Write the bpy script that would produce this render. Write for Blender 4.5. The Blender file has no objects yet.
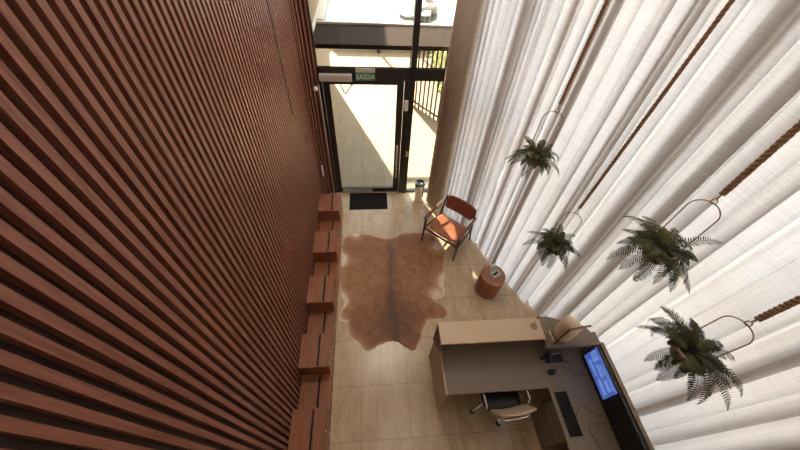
import bpy, math, random
from mathutils import Vector, Matrix
rnd = random.Random(7)
S = bpy.context.scene
COL = S.collection
PI = math.pi

# ------------------------------------------------------------------ camera
CAM_H = 4.5612
cam = bpy.data.cameras.new('camera'); cam_o = bpy.data.objects.new('camera', cam); COL.objects.link(cam_o)
cam.sensor_width = 36.0; cam.lens = 36.0*324.07/800.0; cam.clip_start = 0.02; cam.clip_end = 200
RX = Vector((0.99636487, -0.07015557, 0.04832426))
UP = Vector((0.02238259, 0.76292556, 0.64609876))
FW = Vector((0.08219524, 0.64266849, -0.76172249))
mw = Matrix.Identity(4)
for i in range(3):
    mw[i][0] = RX[i]; mw[i][1] = UP[i]; mw[i][2] = -FW[i]
mw[2][3] = CAM_H
cam_o.matrix_world = mw
S.camera = cam_o

# ------------------------------------------------------------------ light
SKY_BASE, SKY_GLOW = 2.6, 6.5
S.view_settings.view_transform = 'Standard'
S.view_settings.look = 'None'
S.view_settings.gamma = 1.0
S.view_settings.exposure = 0.72
w = bpy.data.worlds.new('sky'); S.world = w; w.use_nodes = True
nt = w.node_tree; nt.nodes.clear()
wo = nt.nodes.new('ShaderNodeOutputWorld'); wb = nt.nodes.new('ShaderNodeBackground')
tc = nt.nodes.new('ShaderNodeTexCoord'); nz = nt.nodes.new('ShaderNodeTexNoise'); rp = nt.nodes.new('ShaderNodeValToRGB')
nz.inputs['Scale'].default_value = 3.5; nz.inputs['Detail'].default_value = 5
rp.color_ramp.elements[0].position = 0.42; rp.color_ramp.elements[0].color = (0.50, 0.70, 1.0, 1)
rp.color_ramp.elements[1].position = 0.56; rp.color_ramp.elements[1].color = (1.0, 0.99, 0.97, 1)
nt.links.new(tc.outputs['Generated'], nz.inputs['Vector']); nt.links.new(nz.outputs['Fac'], rp.inputs['Fac'])
nt.links.new(rp.outputs['Color'], wb.inputs['Color']); nt.links.new(wb.outputs['Background'], wo.inputs['Surface'])
# added glow lobe in the sky, aimed to bring out the curtain folds
gv = nt.nodes.new('ShaderNodeVectorMath'); gv.operation = 'DOT_PRODUCT'; gv.inputs[1].default_value = (0.25, 0.92, 0.30)
nt.links.new(tc.outputs['Generated'], gv.inputs[0])
g1 = nt.nodes.new('ShaderNodeMath'); g1.operation = 'MAXIMUM'; g1.inputs[1].default_value = 0.0; nt.links.new(gv.outputs['Value'], g1.inputs[0])
g2 = nt.nodes.new('ShaderNodeMath'); g2.operation = 'POWER'; g2.inputs[1].default_value = 4.0; nt.links.new(g1.outputs[0], g2.inputs[0])
g3 = nt.nodes.new('ShaderNodeMath'); g3.operation = 'MULTIPLY_ADD'; g3.inputs[1].default_value = SKY_GLOW; g3.inputs[2].default_value = SKY_BASE
nt.links.new(g2.outputs[0], g3.inputs[0]); nt.links.new(g3.outputs[0], wb.inputs['Strength'])
sun = bpy.data.lights.new('sun', 'SUN'); sun_o = bpy.data.objects.new('sun', sun); COL.objects.link(sun_o)
sun.energy = 25.0; sun.angle = math.radians(0.8); sun.color = (1.0, 0.90, 0.76)
EL = math.radians(40)
sd = Vector((0.345*math.cos(EL), -0.9386*math.cos(EL), -math.sin(EL)))
for i, (lx, ly) in enumerate(((0.3, 3.6), (0.6, 1.2), (0.9, -0.8))):      # added fill lights below the ceiling to brighten the room, no lamps known there
    al = bpy.data.lights.new('fill_light', 'AREA'); al.shape = 'RECTANGLE'; al.size = 1.2; al.size_y = 1.2
    al.energy = (36, 9, 3)[i]; al.color = (1.0, 0.88, 0.76)
    ao = bpy.data.objects.new('fill_light', al); COL.objects.link(ao); ao.location = (lx, ly, 5.96)
sun_o.rotation_euler = sd.to_track_quat('-Z', 'Y').to_euler()

# ------------------------------------------------------------------ materials
def nmat(name):
    m = bpy.data.materials.new(name); m.use_nodes = True
    t = m.node_tree; b = t.nodes['Principled BSDF']
    return m, t, b
def flat(name, col, rough=0.5, metal=0.0, var=0.08, scale=40, bump=0.0, spec=None):
    m, t, b = nmat(name)
    tc = t.nodes.new('ShaderNodeTexCoord'); n = t.nodes.new('ShaderNodeTexNoise'); n.inputs['Scale'].default_value = scale
    n.inputs['Detail'].default_value = 4
    r = t.nodes.new('ShaderNodeValToRGB')
    r.color_ramp.elements[0].position = 0.3; r.color_ramp.elements[1].position = 0.7
    r.color_ramp.elements[0].color = tuple(c*(1-var) for c in col)+(1,)
    r.color_ramp.elements[1].color = tuple(min(1, c*(1+var)) for c in col)+(1,)
    t.links.new(tc.outputs['Object'], n.inputs['Vector']); t.links.new(n.outputs['Fac'], r.inputs['Fac'])
    t.links.new(r.outputs['Color'], b.inputs['Base Color'])
    b.inputs['Roughness'].default_value = rough; b.inputs['Metallic'].default_value = metal
    if spec is not None: b.inputs['Specular IOR Level'].default_value = spec
    if bump:
        bp = t.nodes.new('ShaderNodeBump'); bp.inputs['Strength'].default_value = bump; bp.inputs['Distance'].default_value = 0.005
        t.links.new(n.outputs['Fac'], bp.inputs['Height']); t.links.new(bp.outputs['Normal'], b.inputs['Normal'])
    return m
def wood(name, dark, light, axis='Z', rough=0.45, scale=1.0):
    m, t, b = nmat(name)
    tc = t.nodes.new('ShaderNodeTexCoord'); mp = t.nodes.new('ShaderNodeMapping')
    s = [60*scale]*3; s['XYZ'.index(axis)] = 2.5*scale
    mp.inputs['Scale'].default_value = s
    n = t.nodes.new('ShaderNodeTexNoise'); n.inputs['Scale'].default_value = 1.0; n.inputs['Detail'].default_value = 6
    n.inputs['Roughness'].default_value = 0.65
    r = t.nodes.new('ShaderNodeValToRGB')
    r.color_ramp.elements[0].position = 0.32; r.color_ramp.elements[1].position = 0.68
    r.color_ramp.elements[0].color = dark+(1,); r.color_ramp.elements[1].color = light+(1,)
    t.links.new(tc.outputs['Object'], mp.inputs['Vector']); t.links.new(mp.outputs['Vector'], n.inputs['Vector'])
    t.links.new(n.outputs['Fac'], r.inputs['Fac']); t.links.new(r.outputs['Color'], b.inputs['Base Color'])
    b.inputs['Roughness'].default_value = rough
    return m
M = {}
M['slat'] = wood('slat_wood', (0.135, 0.043, 0.026), (0.285, 0.112, 0.072), 'Z', 0.42)
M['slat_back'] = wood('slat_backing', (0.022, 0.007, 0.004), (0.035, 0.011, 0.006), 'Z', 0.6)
M['box'] = wood('box_wood', (0.190, 0.062, 0.028), (0.34, 0.130, 0.060), 'Y', 0.45)
M['groove'] = flat('groove_black', (0.008, 0.007, 0.007), 0.7)
M['table'] = wood('table_wood', (0.22, 0.085, 0.05), (0.34, 0.145, 0.085), 'X', 0.5)
M['tableside'] = wood('table_side_wood', (0.17, 0.055, 0.025), (0.33, 0.125, 0.055), 'Z', 0.4)
M['walnut'] = wood('dark_walnut', (0.045, 0.018, 0.010), (0.10, 0.04, 0.02), 'Z', 0.4)
M['armwood'] = wood('arm_walnut', (0.12, 0.05, 0.025), (0.24, 0.11, 0.06), 'Y', 0.35)
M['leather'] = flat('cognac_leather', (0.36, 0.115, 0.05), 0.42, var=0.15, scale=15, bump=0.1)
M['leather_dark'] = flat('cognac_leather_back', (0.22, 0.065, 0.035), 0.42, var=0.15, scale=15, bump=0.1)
M['frame'] = flat('black_aluminium', (0.018, 0.015, 0.013), 0.4, var=0.1)
M['steel'] = flat('brushed_steel', (0.75, 0.72, 0.68), 0.28, 1.0, var=0.05)
M['chrome'] = flat('chrome', (0.85, 0.85, 0.85), 0.08, 1.0, var=0.01)
M['silver'] = flat('silver_paint', (0.62, 0.58, 0.55), 0.35, 0.3)
M['white'] = flat('white_plastic', (0.8, 0.78, 0.75), 0.4, var=0.02)
M['plaster'] = flat('beige_plaster', (0.41, 0.33, 0.26), 0.75, var=0.04, scale=12)
M['ceil'] = flat('white_ceiling', (0.75, 0.72, 0.68), 0.9, var=0.02)
M['wallp'] = flat('cream_wall', (0.62, 0.55, 0.47), 0.85, var=0.03)
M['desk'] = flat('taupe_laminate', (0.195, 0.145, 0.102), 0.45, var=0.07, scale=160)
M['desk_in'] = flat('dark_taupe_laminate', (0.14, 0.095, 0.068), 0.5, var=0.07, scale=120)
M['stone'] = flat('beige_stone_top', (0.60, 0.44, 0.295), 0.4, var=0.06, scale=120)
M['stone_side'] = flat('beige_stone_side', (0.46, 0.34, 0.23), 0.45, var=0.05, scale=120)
M['black'] = flat('black_plastic', (0.012, 0.012, 0.013), 0.35)
M['matte'] = flat('black_rubber', (0.02, 0.018, 0.016), 0.9, var=0.3, scale=200, spec=0.1)
M['mesh'] = flat('tan_chair_mesh', (0.50, 0.36, 0.25), 0.7, var=0.1, scale=200)
M['rope'] = flat('jute_rope', (0.36, 0.22, 0.12), 0.9, var=0.35, scale=220, bump=0.5)
M['bronze'] = flat('bronze_wire', (0.42, 0.28, 0.18), 0.3, 0.9)
M['pot'] = flat('clay_pot', (0.50, 0.36, 0.25), 0.8)
M['soil'] = flat('dark_soil', (0.03, 0.02, 0.012), 0.95)
M['shade'] = flat('cream_lamp_shade', (0.72, 0.58, 0.42), 0.7, var=0.03)
M['oak'] = wood('lamp_oak', (0.11, 0.05, 0.022), (0.2, 0.10, 0.05), 'Z', 0.5)
M['asphalt'] = flat('grey_gutter_metal', (0.022, 0.015, 0.011), 0.7, 0.0, var=0.15, scale=2, spec=0.05)
M['whitem'] = flat('white_frame_metal', (0.62, 0.57, 0.52), 0.4)
M['green'] = flat('sign_green', (0.10, 0.26, 0.13), 0.5, var=0.05)
M['signw'] = flat('sign_white', (0.72, 0.80, 0.70), 0.5, var=0.02)
M['hedge'] = flat('hedge_green', (0.36, 0.42, 0.20), 0.8, var=0.6, scale=14, bump=0.6)
M['cable'] = flat('black_cable', (0.02, 0.018, 0.016), 0.5)
M['creamout'] = flat('cream_render', (0.32, 0.27, 0.20), 0.9, var=0.05, scale=3)

def tile_mat(name, c0, c1, grout, rough):
    m, t, b = nmat(name)
    tc = t.nodes.new('ShaderNodeTexCoord'); sx = t.nodes.new('ShaderNodeSeparateXYZ')
    t.links.new(tc.outputs['Object'], sx.inputs['Vector'])
    def mth(op, a, bb=None, c=None):
        n = t.nodes.new('ShaderNodeMath'); n.operation = op
        for i, v in enumerate((a, bb, c)):
            if v is None: continue
            if isinstance(v, (int, float)): n.inputs[i].default_value = v
            else: t.links.new(v, n.inputs[i])
        return n.outputs[0]
    outs, ids = [], []
    for ax, off in (('X', -0.2006), ('Y', 1.1382)):
        u = mth('DIVIDE', mth('SUBTRACT', sx.outputs[ax], off), 0.6)
        ids.append(mth('FLOOR', u)); f = mth('FRACT', u)
        d = mth('MINIMUM', f, mth('SUBTRACT', 1.0, f))
        outs.append(mth('LESS_THAN', d, 0.0042))
    g = mth('MAXIMUM', outs[0], outs[1])
    cb = t.nodes.new('ShaderNodeCombineXYZ'); t.links.new(ids[0], cb.inputs[0]); t.links.new(ids[1], cb.inputs[1])
    wn = t.nodes.new('ShaderNodeTexWhiteNoise'); wn.noise_dimensions = '3D'; t.links.new(cb.outputs[0], wn.inputs['Vector'])
    # veins, shifted per tile
    va = t.nodes.new('ShaderNodeVectorMath'); va.operation = 'MULTIPLY_ADD'
    va.inputs[1].default_value = (5, 5, 5); t.links.new(wn.outputs['Color'], va.inputs[0]); t.links.new(tc.outputs['Object'], va.inputs[2])
    mp = t.nodes.new('ShaderNodeMapping'); mp.inputs['Rotation'].default_value = (0, 0, 0.5); mp.inputs['Scale'].default_value = (5.0, 1.6, 1)
    t.links.new(va.outputs[0], mp.inputs['Vector'])
    n = t.nodes.new('ShaderNodeTexNoise'); n.inputs['Scale'].default_value = 1.6; n.inputs['Detail'].default_value = 8; n.inputs['Roughness'].default_value = 0.6
    n.inputs['Distortion'].default_value = 0.8
    t.links.new(mp.outputs[0], n.inputs['Vector'])
    r = t.nodes.new('ShaderNodeValToRGB'); r.color_ramp.elements[0].position = 0.3; r.color_ramp.elements[1].position = 0.7
    r.color_ramp.elements[0].color = c0+(1,); r.color_ramp.elements[1].color = c1+(1,)
    t.links.new(n.outputs['Fac'], r.inputs['Fac'])
    mx = t.nodes.new('ShaderNodeMix'); mx.data_type = 'RGBA'
    t.links.new(g, mx.inputs[0]); t.links.new(r.outputs['Color'], mx.inputs[6]); mx.inputs[7].default_value = grout+(1,)
    t.links.new(mx.outputs[2], b.inputs['Base Color'])
    b.inputs['Roughness'].default_value = rough
    return m
M['tile'] = tile_mat('stone_tile', (0.45, 0.315, 0.185), (0.61, 0.455, 0.29), (0.25, 0.17, 0.11), 0.24)
M['tile_out'] = tile_mat('outdoor_tile', (0.27, 0.205, 0.13), (0.33, 0.26, 0.175), (0.17, 0.125, 0.08), 0.7)

def glass_mat(name, tint=(1, 1, 1), ior=1.45):
    m, t, b = nmat(name); t.nodes.remove(b)
    o = t.nodes['Material Output']; tr = t.nodes.new('ShaderNodeBsdfTransparent'); gl = t.nodes.new('ShaderNodeBsdfGlossy')
    fr = t.nodes.new('ShaderNodeMath'); fr.operation = 'MULTIPLY_ADD'; fr.inputs[1].default_value = 0.95; fr.inputs[2].default_value = ((ior-1)/(ior+1))**2
    lw = t.nodes.new('ShaderNodeLayerWeight'); pw = t.nodes.new('ShaderNodeMath'); pw.operation = 'POWER'; pw.inputs[1].default_value = 5.0
    lw.inputs['Blend'].default_value = 0.5
    t.links.new(lw.outputs['Facing'], pw.inputs[0]); t.links.new(pw.outputs[0], fr.inputs[0]); mx = t.nodes.new('ShaderNodeMixShader')
    tr.inputs['Color'].default_value = tint+(1,); gl.inputs['Roughness'].default_value = 0.0
    t.links.new(fr.outputs[0], mx.inputs[0]); t.links.new(tr.outputs[0], mx.inputs[1]); t.links.new(gl.outputs[0], mx.inputs[2])
    t.links.new(mx.outputs[0], o.inputs['Surface'])
    return m
M['glass'] = glass_mat('clear_glass', (0.97, 0.97, 0.96))
M['glass_side'] = glass_mat('side_glass', (0.80, 0.80, 0.79))
M['glass_tint'] = glass_mat('dimming_glass', (0.80, 0.76, 0.69))  # tint put in to dim the bright view outside
M['glass_roof'] = glass_mat('canopy_glass', (0.64, 0.74, 0.80), 1.5)
M['acrylic'] = glass_mat('clear_acrylic', (0.85, 0.82, 0.8), 1.6)

# sheer curtain cloth with woven threads
def curtain_mat():
    m, t, b = nmat('sheer_linen'); t.nodes.remove(b)
    o = t.nodes['Material Output']
    tc = t.nodes.new('ShaderNodeTexCoord')
    cols = []
    for sc, seed in (((1.2, 1.2, 160), 0), ((110, 110, 2.0), 3)):
        mp = t.nodes.new('ShaderNodeMapping'); mp.inputs['Scale'].default_value = sc; mp.inputs['Location'].default_value = (seed, 0, 0)
        n = t.nodes.new('ShaderNodeTexNoise'); n.inputs['Scale'].default_value = 1.0; n.inputs['Detail'].default_value = 2
        t.links.new(tc.outputs['Object'], mp.inputs[0]); t.links.new(mp.outputs[0], n.inputs['Vector']); cols.append(n.outputs['Fac'])
    a = t.nodes.new('ShaderNodeMath'); a.operation = 'ADD'; t.links.new(cols[0], a.inputs[0]); t.links.new(cols[1], a.inputs[1])
    r = t.nodes.new('ShaderNodeValToRGB'); r.color_ramp.elements[0].position = 0.35; r.color_ramp.elements[1].position = 0.65
    h = t.nodes.new('ShaderNodeMath'); h.operation = 'MULTIPLY'; h.inputs[1].default_value = 0.5
    t.links.new(a.outputs[0], h.inputs[0]); t.links.new(h.outputs[0], r.inputs['Fac'])
    r.color_ramp.elements[0].color = (0.66, 0.625, 0.59, 1); r.color_ramp.elements[1].color = (0.80, 0.775, 0.745, 1)
    d = t.nodes.new('ShaderNodeBsdfDiffuse'); tl = t.nodes.new('ShaderNodeBsdfTranslucent'); mx = t.nodes.new('ShaderNodeMixShader')
    mx.inputs[0].default_value = 0.50
    t.links.new(r.outputs['Color'], d.inputs['Color']); t.links.new(r.outputs['Color'], tl.inputs['Color'])
    t.links.new(d.outputs[0], mx.inputs[1]); t.links.new(tl.outputs[0], mx.inputs[2])
    tr = t.nodes.new('ShaderNodeBsdfTransparent'); m2 = t.nodes.new('ShaderNodeMixShader'); m2.inputs[0].default_value = 0.03
    t.links.new(mx.outputs[0], m2.inputs[1]); t.links.new(tr.outputs[0], m2.inputs[2])
    t.links.new(m2.outputs[0], o.inputs['Surface'])
    return m
M['curtain'] = curtain_mat()

def leaf_mat():
    m, t, b = nmat('fern_leaf')
    g = t.nodes.new('ShaderNodeTexNoise'); g.inputs['Scale'].default_value = 9
    tc = t.nodes.new('ShaderNodeTexCoord'); t.links.new(tc.outputs['Object'], g.inputs['Vector'])
    r = t.nodes.new('ShaderNodeValToRGB'); r.color_ramp.elements[0].position = 0.35; r.color_ramp.elements[1].position = 0.68
    r.color_ramp.elements[0].color = (0.010, 0.015, 0.006, 1); r.color_ramp.elements[1].color = (0.085, 0.085, 0.025, 1)
    t.links.new(g.outputs['Fac'], r.inputs['Fac']); t.links.new(r.outputs['Color'], b.inputs['Base Color'])
    b.inputs['Roughness'].default_value = 0.6; b.inputs['Specular IOR Level'].default_value = 0.25
    return m
M['leaf'] = leaf_mat()

def hide_mat():
    m, t, b = nmat('cowhide_fur')
    at = t.nodes.new('ShaderNodeAttribute'); at.attribute_name = 'fur'
    tc = t.nodes.new('ShaderNodeTexCoord'); n = t.nodes.new('ShaderNodeTexNoise'); n.inputs['Scale'].default_value = 8; n.inputs['Detail'].default_value = 10
    n.inputs['Distortion'].default_value = 0.6
    t.links.new(tc.outputs['Object'], n.inputs['Vector'])
    n2 = t.nodes.new('ShaderNodeTexNoise'); n2.inputs['Scale'].default_value = 220; n2.inputs['Detail'].default_value = 2
    t.links.new(tc.outputs['Object'], n2.inputs['Vector'])
    s1 = t.nodes.new('ShaderNodeMath'); s1.operation = 'MULTIPLY_ADD'; s1.inputs[1].default_value = 0.42; t.links.new(n.outputs['Fac'], s1.inputs[0]); t.links.new(at.outputs['Fac'], s1.inputs[2])
    s2 = t.nodes.new('ShaderNodeMath'); s2.operation = 'MULTIPLY_ADD'; s2.inputs[1].default_value = 0.10; t.links.new(n2.outputs['Fac'], s2.inputs[0]); t.links.new(s1.outputs[0], s2.inputs[2])
    r = t.nodes.new('ShaderNodeValToRGB'); e = r.color_ramp.elements
    e[0].position = 0.12; e[0].color = (0.055, 0.018, 0.008, 1)
    e[1].position = 1.0; e[1].color = (0.72, 0.58, 0.43, 1)
    for p, c in ((0.34, (0.150, 0.055, 0.019, 1)), (0.56, (0.30, 0.125, 0.043, 1)), (0.78, (0.44, 0.25, 0.13, 1))):
        x = e.new(p); x.color = c
    t.links.new(s2.outputs[0], r.inputs['Fac']); t.links.new(r.outputs['Color'], b.inputs['Base Color'])
    b.inputs['Roughness'].default_value = 0.55
    bp = t.nodes.new('ShaderNodeBump'); bp.inputs['Strength'].default_value = 0.3; bp.inputs['Distance'].default_value = 0.004
    t.links.new(n2.outputs['Fac'], bp.inputs['Height']); t.links.new(bp.outputs['Normal'], b.inputs['Normal'])
    return m
M['hide'] = hide_mat()

def emit(name, col, s):
    m, t, b = nmat(name)
    b.inputs['Base Color'].default_value = (0.01, 0.01, 0.02, 1)
    n = t.nodes.new('ShaderNodeTexNoise'); n.inputs['Scale'].default_value = 14; tc = t.nodes.new('ShaderNodeTexCoord')
    t.links.new(tc.outputs['Object'], n.inputs['Vector'])
    r = t.nodes.new('ShaderNodeValToRGB'); r.color_ramp.elements[0].position = 0.4; r.color_ramp.elements[1].position = 0.6
    r.color_ramp.elements[0].color = tuple(c*0.75 for c in col)+(1,); r.color_ramp.elements[1].color = col+(1,)
    t.links.new(n.outputs['Fac'], r.inputs['Fac']); t.links.new(r.outputs['Color'], b.inputs['Emission Color'])
    b.inputs['Emission Strength'].default_value = s
    return m
M['scr'] = emit('screen_blue', (0.09, 0.17, 0.62), 0.45)
M['scr2'] = emit('screen_light_blue', (0.20, 0.34, 0.85), 0.5)

# ------------------------------------------------------------------ mesh builder
class MB:
    def __init__(self): self.v = []; self.f = []; self.sm = []
    def add(self, vs, fs, smooth=False, T=None):
        o = len(self.v)
        for p in vs:
            p = Vector(p); self.v.append(tuple(T @ p) if T else tuple(p))
        for q in fs: self.f.append(tuple(o+i for i in q)); self.sm.append(smooth)
        return self
    def box(self, x0, x1, y0, y1, z0, z1, T=None):
        vs = [(x, y, z) for z in (z0, z1) for y in (y0, y1) for x in (x0, x1)]
        return self.add(vs, [(0, 2, 3, 1), (4, 5, 7, 6), (0, 1, 5, 4), (2, 6, 7, 3), (0, 4, 6, 2), (1, 3, 7, 5)], False, T)
    def prism(self, poly, z0, z1, T=None):
        n = len(poly)
        vs = [(x, y, z0) for x, y in poly]+[(x, y, z1) for x, y in poly]
        fs = [tuple(range(n))[::-1], tuple(range(n, 2*n))]+[(i, (i+1) % n, n+(i+1) % n, n+i) for i in range(n)]
        return self.add(vs, fs, False, T)
    def lathe(self, prof, c=(0, 0, 0), n=32, T=None, smooth=True):
        vs, fs = [], []
        for r, z in prof:
            for k in range(n):
                a = 2*PI*k/n; vs.append((c[0]+r*math.cos(a), c[1]+r*math.sin(a), c[2]+z))
        for j in range(len(prof)-1):
            for k in range(n):
                fs.append((j*n+k, j*n+(k+1) % n, (j+1)*n+(k+1) % n, (j+1)*n+k))
        if prof[0][0] > 1e-6: fs.append(tuple(range(n))[::-1])
        if prof[-1][0] > 1e-6: fs.append(tuple((len(prof)-1)*n+k for k in range(n)))
        return self.add(vs, fs, smooth, T)
    def tube(self, pts, r, n=8, closed=False, T=None):
        pts = [Vector(p) for p in pts]; N = len(pts); vs, fs = [], []
        rr = r if isinstance(r, (list, tuple)) else [r]*N
        up = None
        for i, p in enumerate(pts):
            if closed: d = pts[(i+1) % N]-pts[i-1]
            else: d = pts[min(i+1, N-1)]-pts[max(i-1, 0)]
            d.normalize()
            if up is None:
                up = Vector((0, 0, 1)) if abs(d.z) < 0.9 else Vector((1, 0, 0))
            a = d.cross(up); a.normalize(); b = a.cross(d); up = b
            for k in range(n):
                t = 2*PI*k/n; vs.append(p+a*rr[i]*math.cos(t)+b*rr[i]*math.sin(t))
        L = N if closed else N-1
        for i in range(L):
            for k in range(n):
                j = (i+1) % N
                fs.append((i*n+k, i*n+(k+1) % n, j*n+(k+1) % n, j*n+k))
        if not closed:
            fs.append(tuple(range(n))[::-1]); fs.append(tuple((N-1)*n+k for k in range(n)))
        return self.add(vs, fs, True, T)
    def build(self, name, mat, parent=None, bevel=0.0, off=None, segs=2):
        me = bpy.data.meshes.new(name)
        if off is None: off = Vector((0, 0, 0))
        off = Vector(off)
        me.from_pydata([tuple(Vector(p)-off) for p in self.v], [], self.f)
        me.polygons.foreach_set('use_smooth', self.sm)
        me.update()
        me.materials.append(M[mat] if isinstance(mat, str) else mat)
        o = bpy.data.objects.new(name, me); COL.objects.link(o)
        if parent is not None: o.parent = parent
        else: o.location = off
        if bevel:
            b = o.modifiers.new('bevel', 'BEVEL'); b.width = bevel; b.segments = segs; b.limit_method = 'ANGLE'; b.angle_limit = 0.7
        return o
def thing(name, label, cat, loc=(0, 0, 0), rz=0.0, group=None):
    o = bpy.data.objects.new(name, None); COL.objects.link(o); o.empty_display_size = 0.1
    o.location = loc; o.rotation_euler = (0, 0, rz); o['label'] = label; o['category'] = cat
    if group: o['group'] = group
    return o
def tag(o, label, cat, group=None):
    o['label'] = label; o['category'] = cat
    if group: o['group'] = group
    return o
def struct(o):
    o['kind'] = 'structure'; return o
def arc(c, r, a0, a1, n, ax=(1, 0, 0), ay=(0, 0, 1)):
    ax = Vector(ax); ay = Vector(ay); c = Vector(c)
    return [c+ax*r*math.cos(a0+(a1-a0)*i/n)+ay*r*math.sin(a0+(a1-a0)*i/n) for i in range(n+1)]

CEIL = 6.0; BACK = -1.7; FY = 4.75      # ceiling height, back wall, entrance facade
NX, NY, ND = 0.851, 0.525, 3.19         # diagonal curtain plane  NX*x+NY*y=ND
def onplane(y, d): return ((d-NY*y)/NX, y)

# ------------------------------------------------------------------ structure
gl = 3.68
rx0, _ = onplane(BACK, gl)
rx1, _ = onplane(FY, gl)
XE = 3.62; YE = (gl-NX*XE)/NY          # the glazing turns parallel to the slatted wall here
floor_poly = [(-1.05, BACK), (XE+0.04, BACK), (XE+0.04, YE), (rx1+0.12, FY+0.06), (-1.05, FY+0.06)]
struct(MB().prism(floor_poly, -0.12, 0.0).build('floor', 'tile'))
struct(MB().prism([(-1.3, BACK-0.2), (XE+0.2, BACK-0.2), (XE+0.2, YE), (rx1+0.3, FY+0.1), (rx1+0.3, 8.3), (-1.3, 8.3)], CEIL, CEIL+0.2).build('ceiling', 'ceil'))  # slab beyond the facade is an added, unseen overhang that blocks high sun
struct(MB().box(-1.05, XE+0.04, BACK-0.15, BACK, 0, CEIL).build('wall_back', 'wallp'))
struct(MB().prism([(-30, -20), (30, -20), (30, 40), (-30, 40)], -0.3, -0.125).build('ground', 'tile_out'))
struct(MB().prism([(-1.3, FY+0.062), (9, FY+0.062), (9, 30), (-1.3, 30)], -0.124, -0.02).build('ground_terrace', 'tile_out'))

# slatted wall: one mesh, straight run and a curved corner beside the door
XW = -0.925; pitch = 0.0625; PR = 0.036
mb = MB(); y = BACK+0.02
while y < 4.49:
    mb.box(XW-PR, XW, y, y+0.031, 0, CEIL); y += pitch
RC = 0.18; cx, cy = -0.745, 4.53
na = 5
for k in range(na):
    a = PI-(k+0.5)*(PI/2)/na
    T = Matrix.Translation((cx, cy, 0)) @ Matrix.Rotation(a, 4, 'Z')
    mb.box(RC, RC+PR, -0.0155, 0.0155, 0, CEIL, T)
sl = struct(mb.build('wall_left', 'slat'))
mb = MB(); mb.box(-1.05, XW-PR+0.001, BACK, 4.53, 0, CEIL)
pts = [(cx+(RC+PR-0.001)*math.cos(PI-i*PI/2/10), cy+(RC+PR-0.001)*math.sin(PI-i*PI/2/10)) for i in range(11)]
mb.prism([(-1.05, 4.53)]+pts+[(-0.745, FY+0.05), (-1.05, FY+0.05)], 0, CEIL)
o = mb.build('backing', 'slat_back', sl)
struct(MB().box(XW-PR, XW+0.003, 3.56, 3.577, 2.42, CEIL).build('trim_1', 'groove'))
struct(MB().box(XW-PR, XW+0.004, 3.955, 3.98, 1.68, 1.86).build('trim_2', 'groove', None, 0.003))

# entrance facade
yf0, yf1 = FY-0.03, FY+0.04
mb = MB()
mb.box(-0.76, -0.70, yf0, yf1, 0, 2.28); mb.box(-0.76, -0.735, yf0, yf1, 2.28, CEIL)            # left jamb
mb.box(0.515, 0.59, yf0-0.02, yf1, 0, 2.28)        # lock jamb
mb.box(0.59, 0.672, yf0-0.03, yf1+0.02, 0, CEIL)      # mullion
mb.box(-0.76, 1.3, yf0, yf1, 2.28, 2.45)           # transom over the door
mb.box(0.67, 1.15, yf0, yf1, 0.0, 0.035)
mb.box(-0.76, 1.2, yf0, yf1, 4.6, 4.68)
struct(mb.build('window_frame', 'frame', None, 0.002)).name = 'window_1'
w1 = bpy.data.objects['window_1']
MB().box(-0.735, 0.60, FY, FY+0.008, 2.45, 4.6).box(-0.735, 0.60, FY, FY+0.008, 4.68, CEIL).build('glass_pane', 'glass_tint', w1)
MB().box(0.665, 1.2, FY, FY+0.008, 0.035, 2.28).box(0.665, 1.2, FY, FY+0.008, 2.45, 4.6).box(0.665, 1.2, FY, FY+0.008, 4.68, CEIL).build('glass_pane', 'glass_tint', w1)
struct(MB().tube([(-0.752, yf0-0.012, 0.0), (-0.752, yf0-0.012, 2.22)], 0.007, 8).build('trim_3', 'silver'))
# door leaf
dx0, dx1 = -0.70, 0.512
mb = MB(); y0, y1 = FY-0.022, FY+0.025
mb.box(dx0+0.005, -0.595, y0, y1, 0.01, 2.27); mb.box(0.405, dx1-0.004, y0, y1, 0.01, 2.27)
mb.box(-0.595, 0.405, y0, y1, 0.01, 0.115); mb.box(-0.595, 0.405, y0, y1, 2.21, 2.27)
d1 = struct(mb.build('door_1', 'frame', None, 0.002))
MB().box(-0.595, 0.405, FY, FY+0.008, 0.115, 2.21).build('glass_pane', 'glass_tint', d1)
mb = MB().tube([(0.445, y0-0.05, 0.42), (0.445, y0-0.05, 1.16)], 0.016, 12)
mb.tube([(0.445, y0, 0.55), (0.445, y0-0.05, 0.55)], 0.009, 8).tube([(0.445, y0, 1.03), (0.445, y0-0.05, 1.03)], 0.009, 8)
mb.build('door_handle', 'steel', d1)
MB().box(0.605, 0.65, yf0-0.052, yf0-0.030, 0.92, 1.03).build('lock_plate', 'steel', w1, 0.003)
MB().box(0.525, 0.585, yf0-0.052, yf0-0.020, 1.82, 1.99).build('door_magnet', 'white', w1, 0.004)
MB().box(dx0+0.12, 0.0, y0-0.004, y0, 0.015, 0.10).build('kick_plate', 'silver', d1)
# closer
t = thing('door_closer', 'silver door closer box with folding arm above the glass door', 'door closer', (-0.48, yf0, 2.26))
MB().box(-0.73, -0.26, yf0-0.075, yf0-0.001, 2.285, 2.385).build('closer_body', 'silver', t, 0.012, off=t.location)
MB().tube([(-0.45, yf0-0.04, 2.268), (-0.37, yf0-0.10, 2.12), ], 0.008, 6).tube([(-0.37, yf0-0.10, 2.12), (-0.24, yf0-0.02, 2.255)], 0.008, 6).build('closer_arm', 'frame', t, off=t.location)
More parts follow.
